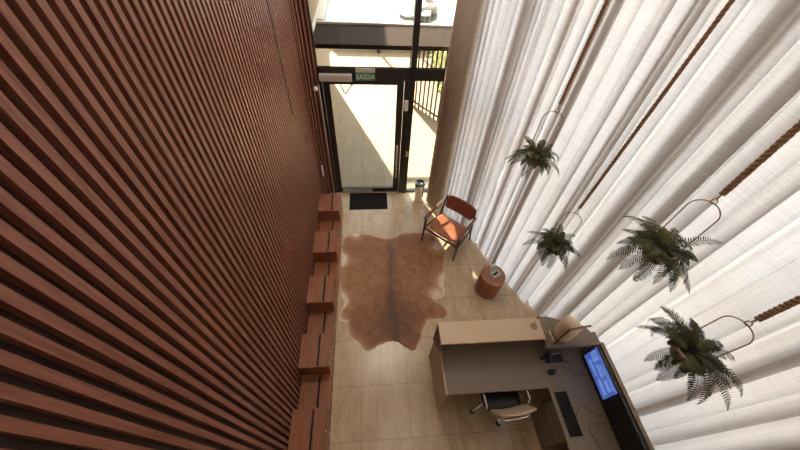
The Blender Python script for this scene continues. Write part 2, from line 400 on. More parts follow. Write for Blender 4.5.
# exit sign
t = thing('exit_sign', 'small green SAÍDA exit sign with white letters on the transom', 'sign', (-0.12, yf0, 2.28))
MB().box(-0.205, 0.075, yf0-0.035, yf0-0.001, 2.292, 2.415).build('sign_plate', 'green', t, 0.002, off=t.location)
MB().box(-0.205, 0.075, yf0-0.045, yf0-0.001, 2.416, 2.465).build('lamp_housing', 'silver', t, 0.004, off=t.location)
fc = bpy.data.curves.new('letters', 'FONT'); fc.body = 'SAÍDA'; fc.size = 0.098; fc.extrude = 0.001; fc.align_x = 'CENTER'
fo = bpy.data.objects.new('letters_curve', fc); COL.objects.link(fo)
bpy.context.view_layer.update()
dg = bpy.context.evaluated_depsgraph_get()
lm = bpy.data.meshes.new_from_object(fo.evaluated_get(dg)); bpy.data.objects.remove(fo)
lm.materials.clear(); lm.materials.append(M['signw'])
lo = bpy.data.objects.new('letters', lm); COL.objects.link(lo); lo.parent = t
lo.location = (0.055, -0.037, 0.036); lo.rotation_euler = (PI/2, 0, 0)
# round fitting on the slats beside the door
o = MB().lathe([(0.0, 0.0), (0.032, 0.0), (0.036, 0.015), (0.026, 0.05), (0.0, 0.055)], (0, 0, 0), 20,
    Matrix.Translation((-0.775, 4.625, 2.20)) @ Matrix.Rotation(-PI/4, 4, 'Z') @ Matrix.Rotation(PI/2, 4, 'X')).build('motion_sensor', 'white', None, off=(-0.775, 4.625, 2.2))
tag(o, 'small white round fitting on the slats beside the door closer', 'sensor')
o = MB().box(-0.885, -0.865, 4.50, 4.56, 0.62, 0.84).build('wall_switch', 'white', None, 0.004, off=(-0.875, 4.53, 0.73))
tag(o, 'narrow white plate low on the curved slats near the door', 'switch')

# diagonal glazing behind the curtain
mb = MB(); pg = MB()
dv = Vector((-NY, NX, 0)); nv = Vector((NX, NY, 0))
p0 = nv*gl; Tm = Matrix(((dv.x, nv.x, 0, p0.x), (dv.y, nv.y, 0, p0.y), (0, 0, 1, 0), (0, 0, 0, 1)))
s0 = (YE-p0.y)/NX; s1 = (FY-p0.y)/NX-0.05
k = s0
while k < s1:
    mb.box(k, k+0.05, -0.03, 0.04, 0, CEIL, Tm); k += 1.55
mb.box(s1-0.05, s1, -0.03, 0.04, 0, CEIL, Tm)
for z in (0.0, 2.3, 4.6, 5.94): mb.box(s0, s1, -0.03, 0.04, z, z+0.06, Tm)
w2 = struct(mb.build('window_2', 'frame'))
pg.box(s0, s1, 0, 0.008, 0.02, 5.98, Tm); pg.build('glass_pane', 'glass_side', w2)

mb = MB(); y = BACK
while y < YE-0.3:
    mb.box(XE-0.03, XE+0.04, y, y+0.05, 0, CEIL); y += 1.4
for z in (0.0, 2.3, 4.6, 5.94): mb.box(XE-0.03, XE+0.04, BACK, YE, z, z+0.06)
w3 = struct(mb.build('window_3', 'frame'))
MB().box(XE, XE+0.008, BACK, YE, 0.02, 5.98).build('glass_pane', 'glass_side', w3)

# round column
o = struct(MB().lathe([(0.185, 0.0), (0.185, CEIL)], (1.235, 4.45, 0), 48).build('column', 'plaster'))
struct(MB().lathe([(0.205, 0.0), (0.205, 0.03), (0.186, 0.034)], (1.235, 4.45, 0), 48).build('baseboard_column', 'plaster'))

# ------------------------------------------------------------------ outside
struct(MB().box(-1.3, -1.1, FY+0.07, 9.45, -0.02, CEIL).build('wall_outside', 'creamout'))
t = thing('glass_canopy', 'glass entrance canopy with brown gutter and pale metal frame outside the door', 'canopy', (0.5, 4.85, 2.6))
L = t.location
MB().box(-0.80, 2.2, 4.85, 5.60, 2.66, 2.72).build('gutter', 'asphalt', t, off=L)
mb = MB(); mb.box(-0.80, 2.2, 5.60, 5.65, 2.66, 2.75); mb.box(-0.84, -0.801, 4.85, 8.2, 2.66, 2.76)
mb.box(-0.80, -0.70, 5.68, 8.2, 2.66, 2.76); mb.box(-0.80, 2.2, 8.12, 8.2, 2.66, 2.76); mb.box(0.44, 0.50, 5.68, 8.12, 2.66, 2.74); mb.box(2.0, 2.06, 5.68, 8.12, 2.66, 2.74)
mb.build('canopy_frame', 'whitem', t, 0.004, off=L)
MB().box(-0.70, 2.2, 5.66, 8.12, 2.70, 2.712).build('roof_pane', 'glass_roof', t, off=L)
mb = MB()
mb.tube([(1.12, 6.30, 2.80), (0.95, 6.6, 2.90), (0.70, 6.95, 3.02), (0.55, 7.3, 3.05)], [0.05, 0.05, 0.04, 0.03], 8)
mb.tube([(1.12, 6.30, 2.80), (0.95, 6.18, 2.82), (0.80, 6.1, 2.77)], [0.05, 0.04, 0.03], 8)
mb.lathe([(0.06, 0), (0.06, 0.1)], (1.12, 6.3, 2.715), 12)
mb.build('spider_bracket', 'whitem', t, off=L)
t = thing('railing', 'dark vertical bar fence on the terrace beyond the side glazing', 'fence', (1.5, 8.0, 0))
F = [Vector((1.02, 8.3, 0)), Vector((1.36, 7.8, 0)), Vector((2.3, 6.5, 0))]
for a, b in zip(F, F[1:]):
    nb = max(3, int((b-a).length/0.14))
    for i in range(nb):
        p = a+(b-a)*(i/nb)
        MB().box(p.x-0.018, p.x+0.018, p.y-0.018, p.y+0.018, -0.02, 2.3).build('bar', 'frame', t, off=t.location)
for z in (2.3, 0.10):
    MB().tube([p+Vector((0, 0, z)) for p in F], 0.025, 6).build('rail', 'frame', t, off=t.location)
# hedge
mb = MB()
for i in range(1500):
    px, py, pz = rnd.uniform(1.9, 3.4), rnd.uniform(8.6, 10.6), rnd.uniform(0, 1.5)
    s = rnd.uniform(0.06, 0.13)
    R = Matrix.Translation((px, py, pz)) @ Matrix.Rotation(rnd.uniform(0, 6.28), 4, 'Z') @ Matrix.Rotation(rnd.uniform(0, 6.28), 4, 'X')
    mb.add([(-s*0.4, 0, 0), (0, -s, 0), (s*0.4, 0, 0), (0, s, 0)], [(0, 1, 2, 3)], False, R)
mb.box(2.0, 3.3, 8.8, 10.4, -0.02, 1.1)
tag(mb.build('hedge', 'hedge', None, off=(3, 9, 0)), 'leafy green hedge behind the dark bar fence outside', 'hedge')
t = thing('low_wall', 'low cream wall with dark posts at the far terrace edge', 'wall', (1.0, 11.5, 0))
MB().box(-1.2, 6, 11.5, 11.7, -0.02, 0.35).build('wall_body', 'creamout', t, off=t.location)
for x in (0.31, 1.6, 2.9): MB().box(x-0.05, x+0.05, 11.40, 11.48, -0.02, 1.0).build('post', 'frame', t, off=t.location)
tag(MB().box(-9, 9, 17, 17.4, -0.02, 5).box(-1.5, 0.3, 16.9, 17.0, 0, 3).box(1.2, 3, 16.9, 17, 0, 3).build('building', 'creamout', None, off=(0, 17, 0)), 'pale cream building far beyond the terrace seen through the canopy glass', 'building')

# ------------------------------------------------------------------ wall boxes (staggered wooden bench cabinets)
def cabinet(ya, yb, h, label, tall):
    t = thing('bench_cabinet', label, 'cabinet', (-0.74, (ya+yb)/2, 0), 0, 'staggered wooden boxes along the slatted wall')
    L = t.location; ya += 0.002; yb -= 0.002
    xl, xr = XW+0.003, -0.585
    MB().box(xl, xr, ya, yb, 0, h-0.02).build('body', 'box', t, off=L)
    mb = MB(); mb.box(xl, -0.713, ya, yb, h-0.0195, h); mb.box(-0.687, xr, ya, yb, h-0.0195, h)
    e = 0.012
    mb.box(-0.7129, -0.6871, ya, ya+e, h-0.0195, h); mb.box(-0.7129, -0.6871, yb-e, yb, h-0.0195, h)
    mb.build('top_board', 'box', t, off=L)
    MB().box(-0.7128, -0.6872, ya+e, yb-e, h-0.0195, h-0.015).build('groove', 'groove', t, off=L)
    if tall:
        d = MB().box(xr+0.0005, xr+0.018, ya+0.002, yb-0.002, 0.27, h-0.002).build('door', 'box', t, 0.002, off=L)
        k = MB().lathe([(0.007, 0), (0.007, 0.012), (0.0, 0.014)], (0, 0, 0), 10, Matrix.Translation((xr+0.018, (ya+yb)/2, 0.42)) @ Matrix.Rotation(PI/2, 4, 'Y')).build('knob', 'steel', d, off=L)
    d = MB().box(xr+0.0005, xr+0.024, ya+0.002, yb-0.002, 0.02, min(h, 0.25)-0.002).build('door', 'box', t, 0.002, off=L)
    MB().lathe([(0.007, 0), (0.007, 0.012), (0.0, 0.014)], (0, 0, 0), 10, Matrix.Translation((xr+0.024, (ya+yb)/2, 0.18)) @ Matrix.Rotation(PI/2, 4, 'Y')).build('knob', 'steel', d, off=L)
tall = [(3.77, 4.18), (2.92, 3.345), (2.09, 2.51), (1.25, 1.66), (0.40, 0.823)]
tl = ['tall wooden bench box nearest the glass door', 'tall wooden bench box beside the upper end of the cowhide', 'tall wooden bench box beside the lower left edge of the cowhide, third from the door',
      'tall wooden bench box just below the cowhide, fourth from the door', 'tall wooden bench box nearest the viewer, at the bottom of the row']
ll = ['low wooden bench box between the first and second tall boxes from the door', 'low wooden bench box beside the middle of the cowhide, between second and third tall boxes',
      'low wooden bench box between the third and fourth tall boxes from the door', 'low wooden bench box nearest the viewer, between the fourth and fifth tall boxes']
for (a, b), l in zip(tall, tl): cabinet(a, b, 0.5, l, True)
for i, l in enumerate(ll): cabinet(tall[i+1][1], tall[i][0], 0.25, l, False)

# ------------------------------------------------------------------ door mat, cowhide
t = thing('door_mat', 'dark grey ribbed rectangular mat at the foot of the glass door', 'mat', (-0.083, 4.48, 0))
MB().box(-0.45, 0.285, 4.255, 4.70, 0.0, 0.008).build('mat_base', 'matte', t, off=t.location)
mb = MB()
for i in range(22):
    yy = 4.272+i*0.0195; mb.box(-0.435, 0.27, yy, yy+0.010, 0.0081, 0.0125)
mb.build('ribs', 'matte', t, off=t.location)

HIDE = [(-0.54, 3.609), (-0.394, 3.651), (-0.299, 3.665), (-0.109, 3.642), (0.048, 3.581), (0.174, 3.544), (0.334, 3.563), (0.532, 3.655), (0.824, 3.646), (1.049, 3.622), (1.132, 3.513), (1.208, 3.375), (1.221, 3.182), (1.156, 2.928), (1.153, 2.721), (1.103, 2.59), (1.115, 2.417), (1.043, 2.321), (0.902, 2.316), (0.949, 2.253), (1.061, 2.189), (1.081, 2.072), (1.034, 2.017), (0.887, 2.007), (0.778, 2.001), (0.752, 1.92), (0.687, 1.816), (0.608, 1.664), (0.535, 1.544), (0.458, 1.573), (0.378, 1.636), (0.306, 1.69), (0.232, 1.709), (0.13, 1.689), (0.004, 1.636), (-0.096, 1.578), (-0.169, 1.606), (-0.219, 1.708), (-0.345, 1.79), (-0.4, 1.924), (-0.428, 2.006), (-0.52, 2.011), (-0.545, 2.085), (-0.53, 2.138), (-0.491, 2.261), (-0.467, 2.348), (-0.53, 2.442), (-0.55, 2.695), (-0.545, 2.892), (-0.548, 3.172), (-0.55, 3.398)]
def chaikin(p):
    q = []
    for i in range(len(p)):
        a, b = p[i], p[(i+1) % len(p)]
        for k in (0.25, 0.75): q.append((a[0]*(1-k)+b[0]*k, a[1]*(1-k)+b[1]*k))
    return q
out = chaikin(chaikin(HIDE)); n = len(out)
out = [(x+0.004*math.sin(i*2.3)+0.003*math.sin(i*5.1), y+0.004*math.sin(i*1.7+1)) if x > -0.5 else (x, y) for i, (x, y) in enumerate(out)]
cxh, cyh = 0.27, 2.65
rings = [1.0, 0.985, 0.96, 0.92, 0.86, 0.78, 0.68, 0.56, 0.42, 0.28, 0.14]
vs, fs, fur = [], [], []
def furv(x, y, e):
    # pigment: pale rim, dark spine stripe, pale belly flanks
    s = 0.27+0.05*math.sin(y*3)
    s -= 0.24*math.exp(-(abs(x-0.28-0.03*math.sin(y*2.0))/0.06)**1.4)*(1.0 if y < 3.3 else 0.4)
    s -= 0.17*math.exp(-((y-2.05)/0.45)**2)*math.exp(-((x-0.3)/0.40)**2)
    rim = math.exp(-e/0.035)
    side = 0.55*rim*(0.6+0.4*math.sin(x*7+y*5))
    for bx, by, br, am in ((-0.56, 3.1, 0.13, 0.75), (-0.52, 2.35, 0.13, 0.6), (1.12, 3.35, 0.11, 0.7), (1.15, 2.65, 0.13, 0.6), (0.95, 2.4, 0.13, 0.4), (-0.5, 2.0, 0.10, 0.5), (-0.3, 3.62, 0.10, 0.4), (0.24, 3.12, 0.025, 0.9), (0.28, 2.62, 0.02, 0.9)):
        s += am*math.exp(-((x-bx)**2+(y-by)**2)/br**2)
    return max(0, min(1, s+side))
def edged(x, y):
    return min(math.hypot(x-a, y-b) for a, b in HIDE)
for j, r in enumerate(rings):
    for i, (x, y) in enumerate(out):
        X, Y = cxh+(x-cxh)*r, cyh+(y-cyh)*r
        z = 0.0025 if j == 0 else 0.007+0.0015*math.sin(X*9+Y*4)+0.001*math.sin(Y*17)
        e = (1-r)*math.hypot(x-cxh, y-cyh)
        vs.append((X, Y, z)); fur.append(furv(X, Y, e))
for j in range(len(rings)-1):
    for i in range(n): fs.append((j*n+i, j*n+(i+1) % n, (j+1)*n+(i+1) % n, (j+1)*n+i))
vs.append((cxh, cyh, 0.007)); fur.append(furv(cxh, cyh, 1)); c = len(vs)-1
for i in range(n): fs.append(((len(rings)-1)*n+i, (len(rings)-1)*n+(i+1) % n, c))
b0 = len(vs)
for (x, y) in out: vs.append((x, y, 0.0004)); fur.append(0.9)
for i in range(n): fs.append((b0+i, b0+(i+1) % n, (i+1) % n, i))
m = MB().add(vs, fs, True)
o = m.build('cowhide_rug', 'hide', None, off=(cxh, cyh, 0))
ca = o.data.color_attributes.new('fur', 'FLOAT_COLOR', 'POINT')
for i, f in enumerate(fur): ca.data[i].color = (f, f, f, 1)
tag(o, 'brown cowhide rug with pale edges spread on the tiled floor', 'rug')

# ------------------------------------------------------------------ waste bin
t = thing('waste_bin', 'small chrome cylindrical bin standing between side glazing and column', 'bin', (0.895, 4.47, 0))
MB().lathe([(0.086, 0.0), (0.092, 0.01), (0.092, 0.44), (0.088, 0.455)], (0, 0, 0), 28).build('body', 'chrome', t)
MB().lathe([(0.088, 0.456), (0.095, 0.458), (0.095, 0.482), (0.080, 0.486), (0.070, 0.47), (0.068, 0.458)], (0, 0, 0), 28).build('rim', 'black', t)

# ------------------------------------------------------------------ lounge chair
rz = math.atan2(-0.670, 0.742)
t = thing('lounge_chair', 'cognac leather armchair with dark wooden frame beside the curtain', 'armchair', (1.100, 3.255, 0), rz)
def cushion(w, d, th, T, nx=10, ny=10, hollow=0.02, round_=0.06):
    vs, fs = [], []
    for s in (0, 1):
        for j in range(ny+1):
            for i in range(nx+1):
                u, v = 2*i/nx-1, 2*j/ny-1
                k = 0.93+0.07*(1-abs(v)**4) if True else 1
                e = 1-(abs(u)**6)*0.12
                x = u*w/2*(1-0.10*abs(v)**6); y = v*d/2*(1-0.10*abs(u)**6)
                z = (th/2)*(1-0.6*max(abs(u), abs(v))**8)*(1 if s else -1) - hollow*(1-u*u)
                vs.append((x, y, z))
    a = (nx+1)*(ny+1)
    for j in range(ny):
        for i in range(nx):
            q = (j*(nx+1)+i, j*(nx+1)+i+1, (j+1)*(nx+1)+i+1, (j+1)*(nx+1)+i)
            fs.append(q[::-1]); fs.append(tuple(a+x for x in q))
    ring = [i for i in range(nx+1)]+[j*(nx+1)+nx for j in range(1, ny+1)]+[ny*(nx+1)+i for i in range(nx-1, -1, -1)]+[j*(nx+1) for j in range(ny-1, 0, -1)]
    for i in range(len(ring)):
        p, q = ring[i], ring[(i+1) % len(ring)]
        fs.append((p, q, a+q, a+p))
    return MB().add(vs, fs, True, T)
Ts = Matrix.Translation((0, 0.245, 0.395)) @ Matrix.Rotation(math.radians(-7), 4, 'X')
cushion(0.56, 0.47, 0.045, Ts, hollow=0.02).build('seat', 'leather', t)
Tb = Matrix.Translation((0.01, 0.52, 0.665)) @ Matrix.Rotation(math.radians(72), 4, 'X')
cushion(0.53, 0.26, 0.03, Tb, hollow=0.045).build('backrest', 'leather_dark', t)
for s in (-1, 1):
    MB().tube([(s*0.330, -0.0, 0), (s*0.325, 0.01, 0.36), (s*0.325, 0.02, 0.600)], [0.013, 0.020, 0.016], 10).build('leg', 'walnut', t)
    MB().tube([(s*0.320, 0.57, 0), (s*0.305, 0.50, 0.38), (s*0.285, 0.53, 0.62), (s*0.27, 0.56, 0.76)], [0.013, 0.020, 0.017, 0.012], 10).build('leg', 'walnut', t)
    Ta = Matrix.Translation((s*0.325, 0, 0.615)) @ Matrix.Rotation(math.radians(2), 4, 'X')
    MB().prism([(-0.030, -0.03), (0.030, -0.03), (0.034, 0.05), (0.026, 0.25), (0.016, 0.52), (-0.016, 0.52), (-0.026, 0.25), (-0.034, 0.05)], -0.011, 0.011, Ta).build('armrest', 'armwood', t, 0.006)
MB().tube([(-0.325, 0.01, 0.345), (0.325, 0.01, 0.345)], 0.016, 10).tube([(-0.305, 0.49, 0.33), (0.305, 0.49, 0.33)], 0.016, 10).tube([(-0.325, 0.01, 0.345), (-0.305, 0.49, 0.33)], 0.014, 8).tube([(0.325, 0.01, 0.345), (0.305, 0.49, 0.33)], 0.014, 8).build('seat_frame', 'walnut', t)
MB().tube([(-0.28, 0.545, 0.69), (-0.14, 0.575, 0.69), (0.14, 0.575, 0.69), (0.28, 0.545, 0.69)], 0.012, 8).build('back_rail', 'walnut', t)

# ------------------------------------------------------------------ side table
t = thing('side_table', 'round drum shaped brown wooden side table near the curtain', 'side table', (1.785, 2.465, 0))
MB().lathe([(0.176, 0.0), (0.184, 0.01), (0.184, 0.405)], (0, 0, 0), 40).build('drum', 'tableside', t)
MB().lathe([(0.184, 0.4055), (0.187, 0.41), (0.187, 0.422), (0.184, 0.425)], (0, 0, 0), 40).build('tabletop', 'table', t)
t = thing('card_holder', 'small clear acrylic card holder on the drum side table', 'card holder', (1.80, 2.47, 0.4255), 0.5)
t.scale = (1.35, 1.35, 1.35)
mb = MB(); mb.box(-0.05, 0.05, -0.045, 0.045, 0, 0.004); mb.box(-0.05, 0.05, -0.045, -0.041, 0.004, 0.05); mb.box(-0.05, -0.046, -0.041, 0.041, 0.004, 0.05); mb.box(0.046, 0.05, -0.041, 0.041, 0.004, 0.05)
mb.build('tray', 'white', t)
MB().box(-0.035, 0.035, -0.006, 0.0, 0, 0.12, Matrix.Translation((0, 0.04, 0.005)) @ Matrix.Rotation(-0.25, 4, 'X')).build('upright_frame', 'white', t, 0.001)
MB().box(-0.025, 0.025, -0.0095, -0.0065, 0.012, 0.10, Matrix.Translation((0, 0.04, 0.005)) @ Matrix.Rotation(-0.25, 4, 'X')).build('card', 'silver', t)
MB().box(-0.03, 0.03, -0.012, 0.004, 0.0045, 0.035).build('card_slot', 'groove', t)

# ------------------------------------------------------------------ reception desk
t = thing('reception_desk', 'taupe L shaped reception desk with raised beige stone counter', 'desk', (1.5, 1.0, 0))
L = t.location
P = lambda m, name, mat, bev=0.002: m.build(name, mat, t, bev, off=L)
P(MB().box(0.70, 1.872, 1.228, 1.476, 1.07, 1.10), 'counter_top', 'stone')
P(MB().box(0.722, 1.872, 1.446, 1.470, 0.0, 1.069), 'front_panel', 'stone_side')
P(MB().prism([(0.81, 0.0), (1.476, 0.0), (1.476, 0.755), (0.81, 0.755)], 0.735, 0.758, Matrix(((0, 0, 1, 0), (1, 0, 0, 0), (0, 1, 0, 0), (0, 0, 0, 1)))), 'end_panel', 'stone_side')
P(MB().prism([(1.476, 0.60), (1.476, 1.069), (1.230, 1.069), (1.230, 0.88)], 0.702, 0.721, Matrix(((0, 0, 1, 0), (1, 0, 0, 0), (0, 1, 0, 0), (0, 0, 0, 1)))), 'counter_side', 'desk_in')  # shade on the counter end, put into the darker colour and slanted lower edge
P(MB().prism([(0.759, 0.81), (1.89, 0.81), (1.90, -0.4), (2.462, -0.4), (2.462, 1.359), (1.872, 1.359), (1.872, 1.445), (0.759, 1.445)], 0.715, 0.75), 'worktop', 'desk')
P(MB().box(1.842, 2.466, 1.135, 1.157, 1.045, 1.10), 'ledge_lip', 'desk')
P(MB().box(2.467, 2.510, 1.158, 1.30, 0.0, 1.044), 'partition', 'desk')
P(MB().box(2.467, 2.510, -0.4, 1.157, 0.0, 1.10), 'partition', 'desk')
P(MB().prism([(1.873, 1.158), (2.509, 1.158), (2.40, 1.36), (1.99, 1.50), (1.873, 1.50)], 1.045, 1.07), 'ledge', 'desk')
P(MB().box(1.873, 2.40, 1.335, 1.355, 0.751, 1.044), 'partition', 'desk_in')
P(MB().box(1.873, 2.40, 1.361, 1.38, 0, 1.044), 'front_panel', 'desk')
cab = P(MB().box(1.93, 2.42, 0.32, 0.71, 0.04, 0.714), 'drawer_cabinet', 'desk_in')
for z0, z1 in ((0.06, 0.30), (0.315, 0.50), (0.515, 0.69)):
    MB().box(1.908, 1.929, 0.325, 0.705, z0, z1).build('drawer', 'desk', cab, 0.002, off=L)
P(MB().box(2.40, 2.42, -0.4, 0.315, 0.0, 0.714), 'back_panel', 'desk_in')

# lamp on the ledge
t = thing('table_lamp', 'cream rounded paper lamp in a wooden bracket on the desk ledge', 'lamp', (2.055, 1.262, 1.0705), 0.12)
MB().lathe([(0.06, 0.0), (0.062, 0.012)], (0, 0.0, 0), 24).build('base', 'shade', t)
MB().lathe([(0.03, 0.013), (0.07, 0.03), (0.094, 0.07), (0.098, 0.12), (0.098, 0.27), (0.090, 0.32), (0.060, 0.355), (0.0, 0.365)], (0, 0.0, 0), 36).build('shade', 'shade', t)
MB().box(-0.120, -0.110, -0.085, -0.065, 0, 0.40).box(-0.120, 0.13, -0.085, -0.065, 0.40, 0.408).box(-0.1099, -0.06, -0.06, -0.02, 0.0, 0.008).build('bracket', 'oak', t, 0.002)
MB().box(-0.123, -0.108, -0.064, 0.06, 0.0, 0.05).build('foot', 'shade', t, 0.003)

# glass piece on the counter
t = thing('glass_ornament', 'small clear glass piece with dark tip at right end of the counter', 'ornament', (1.78, 1.375, 1.1005), 0.4)
MB().lathe([(0.040, 0.0), (0.045, 0.008), (0.030, 0.012), (0.0, 0.010)], (0, 0, 0), 24).build('dish', 'acrylic', t)
MB().tube([(0.0, 0.0, 0.013), (0.03, 0.03, 0.06), (0.05, 0.04, 0.10)], [0.006, 0.006, 0.006], 8).build('stem', 'acrylic', t)
MB().lathe([(0.0, 0.0), (0.011, 0.004), (0.011, 0.018), (0.0, 0.022)], (0.05, 0.04, 0.10), 12).build('tip', 'black', t)

# monitors
def monitor(y0, y1, label, lit):
    t = thing('monitor', label, 'monitor', (2.40, (y0+y1)/2, 0.7505), 0, 'desk monitors')
    L = t.location
    MB().box(2.405, 2.432, y0, y1, 0.765, 1.115).build('casing', 'black', t, 0.004, off=L)
    if lit:
        mb = MB().box(2.4030, 2.4045, y0+0.012, y1-0.012, 0.822, 1.10); mb.build('screen', 'scr', t, off=L)
        mb = MB()
        for (a, b, c, d) in ((0.04, 0.20, 0.05, 0.11), (0.24, 0.40, 0.04, 0.09), (0.05, 0.16, 0.14, 0.20), (0.19, 0.33, 0.13, 0.17), (0.36, 0.46, 0.12, 0.24), (0.04, 0.30, 0.225, 0.245), (0.20, 0.32, 0.19, 0.21), (0.02, 0.48, 0.262, 0.27)):
            mb.box(2.4020, 2.4029, y0+a, y0+b, 0.822+c, 0.822+d)
        mb.build('screen_windows', 'scr2', t, off=L)
    else:
        MB().box(2.4030, 2.4045, y0+0.012, y1-0.012, 0.822, 1.10).build('screen', 'black', t, off=L)
    MB().box(2.433, 2.445, (y0+y1)/2-0.03, (y0+y1)/2+0.03, 0.76, 0.95).box(2.434, 2.460, (y0+y1)/2-0.09, (y0+y1)/2+0.09, 0.7505, 0.7595).build('stand', 'black', t, 0.003, off=L)
monitor(0.635, 1.120, 'black monitor with lit blue screen at the far end of the desk', True)
monitor(0.130, 0.630, 'black monitor with dark screen nearer the bottom of the picture', False)

# keyboard, mouse, phone, cables
t = thing('keyboard', 'long black keyboard on the right arm of the desk', 'keyboard', (2.005, 0.558, 0.7505), 0.02)
MB().box(-0.070, 0.070, -0.21, 0.21, 0, 0.012).build('body', 'black', t, 0.003)
mb = MB()
for r in range(6):
    for c in range(20):
        x = -0.062+r*0.021; y = -0.203+c*0.0205
        mb.box(x, x+0.017, y, y+0.0165, 0.0122, 0.018)
mb.build('keys', 'matte', t)
t = thing('mouse', 'small black computer mouse on the desk below the phone', 'mouse', (1.985, 0.97, 0.7505), 0.1)
MB().lathe([(0.95, 0.0), (1.0, 0.2), (0.9, 0.6), (0.6, 0.9), (0.0, 1.0)], (0, 0, 0), 20, Matrix.Diagonal((0.052, 0.031, 0.032, 1))).build('body', 'black', t)
MB().box(0.02, 0.035, -0.003, 0.003, 0.026, 0.033).build('wheel', 'matte', t)
o = MB().tube([(2.036, 0.975, 0.755), (2.07, 1.02, 0.754), (2.12, 1.04, 0.754), (2.19, 0.99, 0.754), (2.26, 0.935, 0.754), (2.40, 0.92, 0.754)], 0.0025, 6).build('mouse_cable', 'cable', None, off=(2.1, 1.0, 0.754))
tag(o, 'thin black cable curving from the mouse to the lit monitor', 'cable')
o = MB().tube([(2.08, 0.53, 0.754), (2.14, 0.60, 0.754), (2.20, 0.62, 0.754), (2.27, 0.55, 0.754), (2.40, 0.49, 0.754)], 0.0025, 6).build('keyboard_cable', 'cable', None, off=(2.2, 0.55, 0.754))
tag(o, 'thin black cable looping from the keyboard toward the dark monitor', 'cable')
o = MB().tube([(2.40, 0.45, 0.754), (2.27, 0.44, 0.754), (2.20, 0.46, 0.754), (2.17, 0.40, 0.754), (2.19, 0.30, 0.754), (2.22, 0.18, 0.754)], 0.0025, 6).build('loose_cable', 'cable', None, off=(2.2, 0.3, 0.754))
tag(o, 'loose black cable winding down the desk below the keyboard cable', 'cable')
t = thing('desk_phone', 'black office phone with handset and cord on the desk', 'phone', (2.055, 1.12, 0.7505), 0.05)
MB().prism([(-0.05, 0), (0.045, 0), (0.045, 0.05), (-0.05, 0.018)], -0.105, 0.105, Matrix(((0, 0, 1, 0), (1, 0, 0, 0), (0, 1, 0, 0), (0, 0, 0, 1)))).build('base', 'black', t, 0.005)
mb = MB()
for r in range(4):
    for c in range(4): mb.box(0.0+c*0.022, 0.014+c*0.022, -0.040+r*0.018, -0.028+r*0.018, 0.028+r*0.006, 0.032+r*0.006+0.004)
mb.build('buttons', 'matte', t)
MB().box(-0.02, 0.09, 0.028, 0.042, 0.045, 0.054).build('display', 'silver', t)
MB().tube([(-0.155, 0.02, 0.014), (-0.13, 0.012, 0.022), (-0.09, 0.0, 0.055), (-0.06, -0.01, 0.055)], [0.021, 0.017, 0.013, 0.016], 10).tube([(-0.075, 0.045, 0.055), (-0.075, -0.045, 0.045)], 0.015, 8).build('handset', 'black', t)
MB().tube([(0.10, -0.02, 0.012), (0.14, -0.05, 0.006), (0.17, -0.07, 0.005)], 0.006, 8).build('cord', 'cable', t)

# ------------------------------------------------------------------ office chair
t = thing('office_chair', 'low back office chair with tan mesh and chrome frame pushed under the desk', 'office chair', (1.42, 0.89, 0), math.radians(5))
mb = MB(); wheels = []
for k in range(5):
    a = math.radians(203+72*k)
    e = Vector((0.285*math.cos(a), 0.285*math.sin(a), 0.085))
    mb.tube([(0.03*math.cos(a), 0.03*math.sin(a), 0.12), e], [0.018, 0.013], 8)
    wheels.append(e)
mb.lathe([(0.035, 0.08), (0.035, 0.14)], (0, 0, 0), 16)
mb.build('base', 'chrome', t)
for e in wheels:
    c = MB().tube([(e.x-0.022, e.y, 0.0275), (e.x-0.005, e.y, 0.0275)], 0.027, 14).tube([(e.x+0.005, e.y, 0.0275), (e.x+0.022, e.y, 0.0275)], 0.027, 14).build('caster', 'black', t)
    MB().tube([(e.x, e.y, 0.0275), (e.x, e.y, 0.088)], 0.008, 8).build('stem', 'chrome', c)
MB().tube([(0, 0, 0.14), (0, 0, 0.42)], 0.022, 14).build('gas_lift', 'chrome', t)
cushion(0.44, 0.42, 0.05, Matrix.Translation((0, -0.01, 0.455)), hollow=0.012).build('seat', 'black', t)
Tb = Matrix.Translation((0, -0.255, 0.71)) @ Matrix.Rotation(math.radians(180-70), 4, 'X')
cushion(0.42, 0.36, 0.02, Tb, hollow=-0.02).build('backrest', 'mesh', t)
MB().tube([(-0.205, -0.20, 0.47), (-0.208, -0.22, 0.60), (-0.19, -0.30, 0.70), (-0.12, -0.345, 0.74), (0.12, -0.345, 0.74), (0.19, -0.30, 0.70), (0.208, -0.22, 0.60), (0.205, -0.20, 0.47)], 0.010, 8).build('back_frame', 'chrome', t)
for s in (-1, 1):
    MB().tube([(s*0.215, -0.19, 0.46), (s*0.245, -0.21, 0.56), (s*0.25, -0.17, 0.655), (s*0.25, 0.03, 0.665), (s*0.245, 0.07, 0.60), (s*0.215, 0.06, 0.46)], 0.013, 8).build('armrest', 'chrome', t)

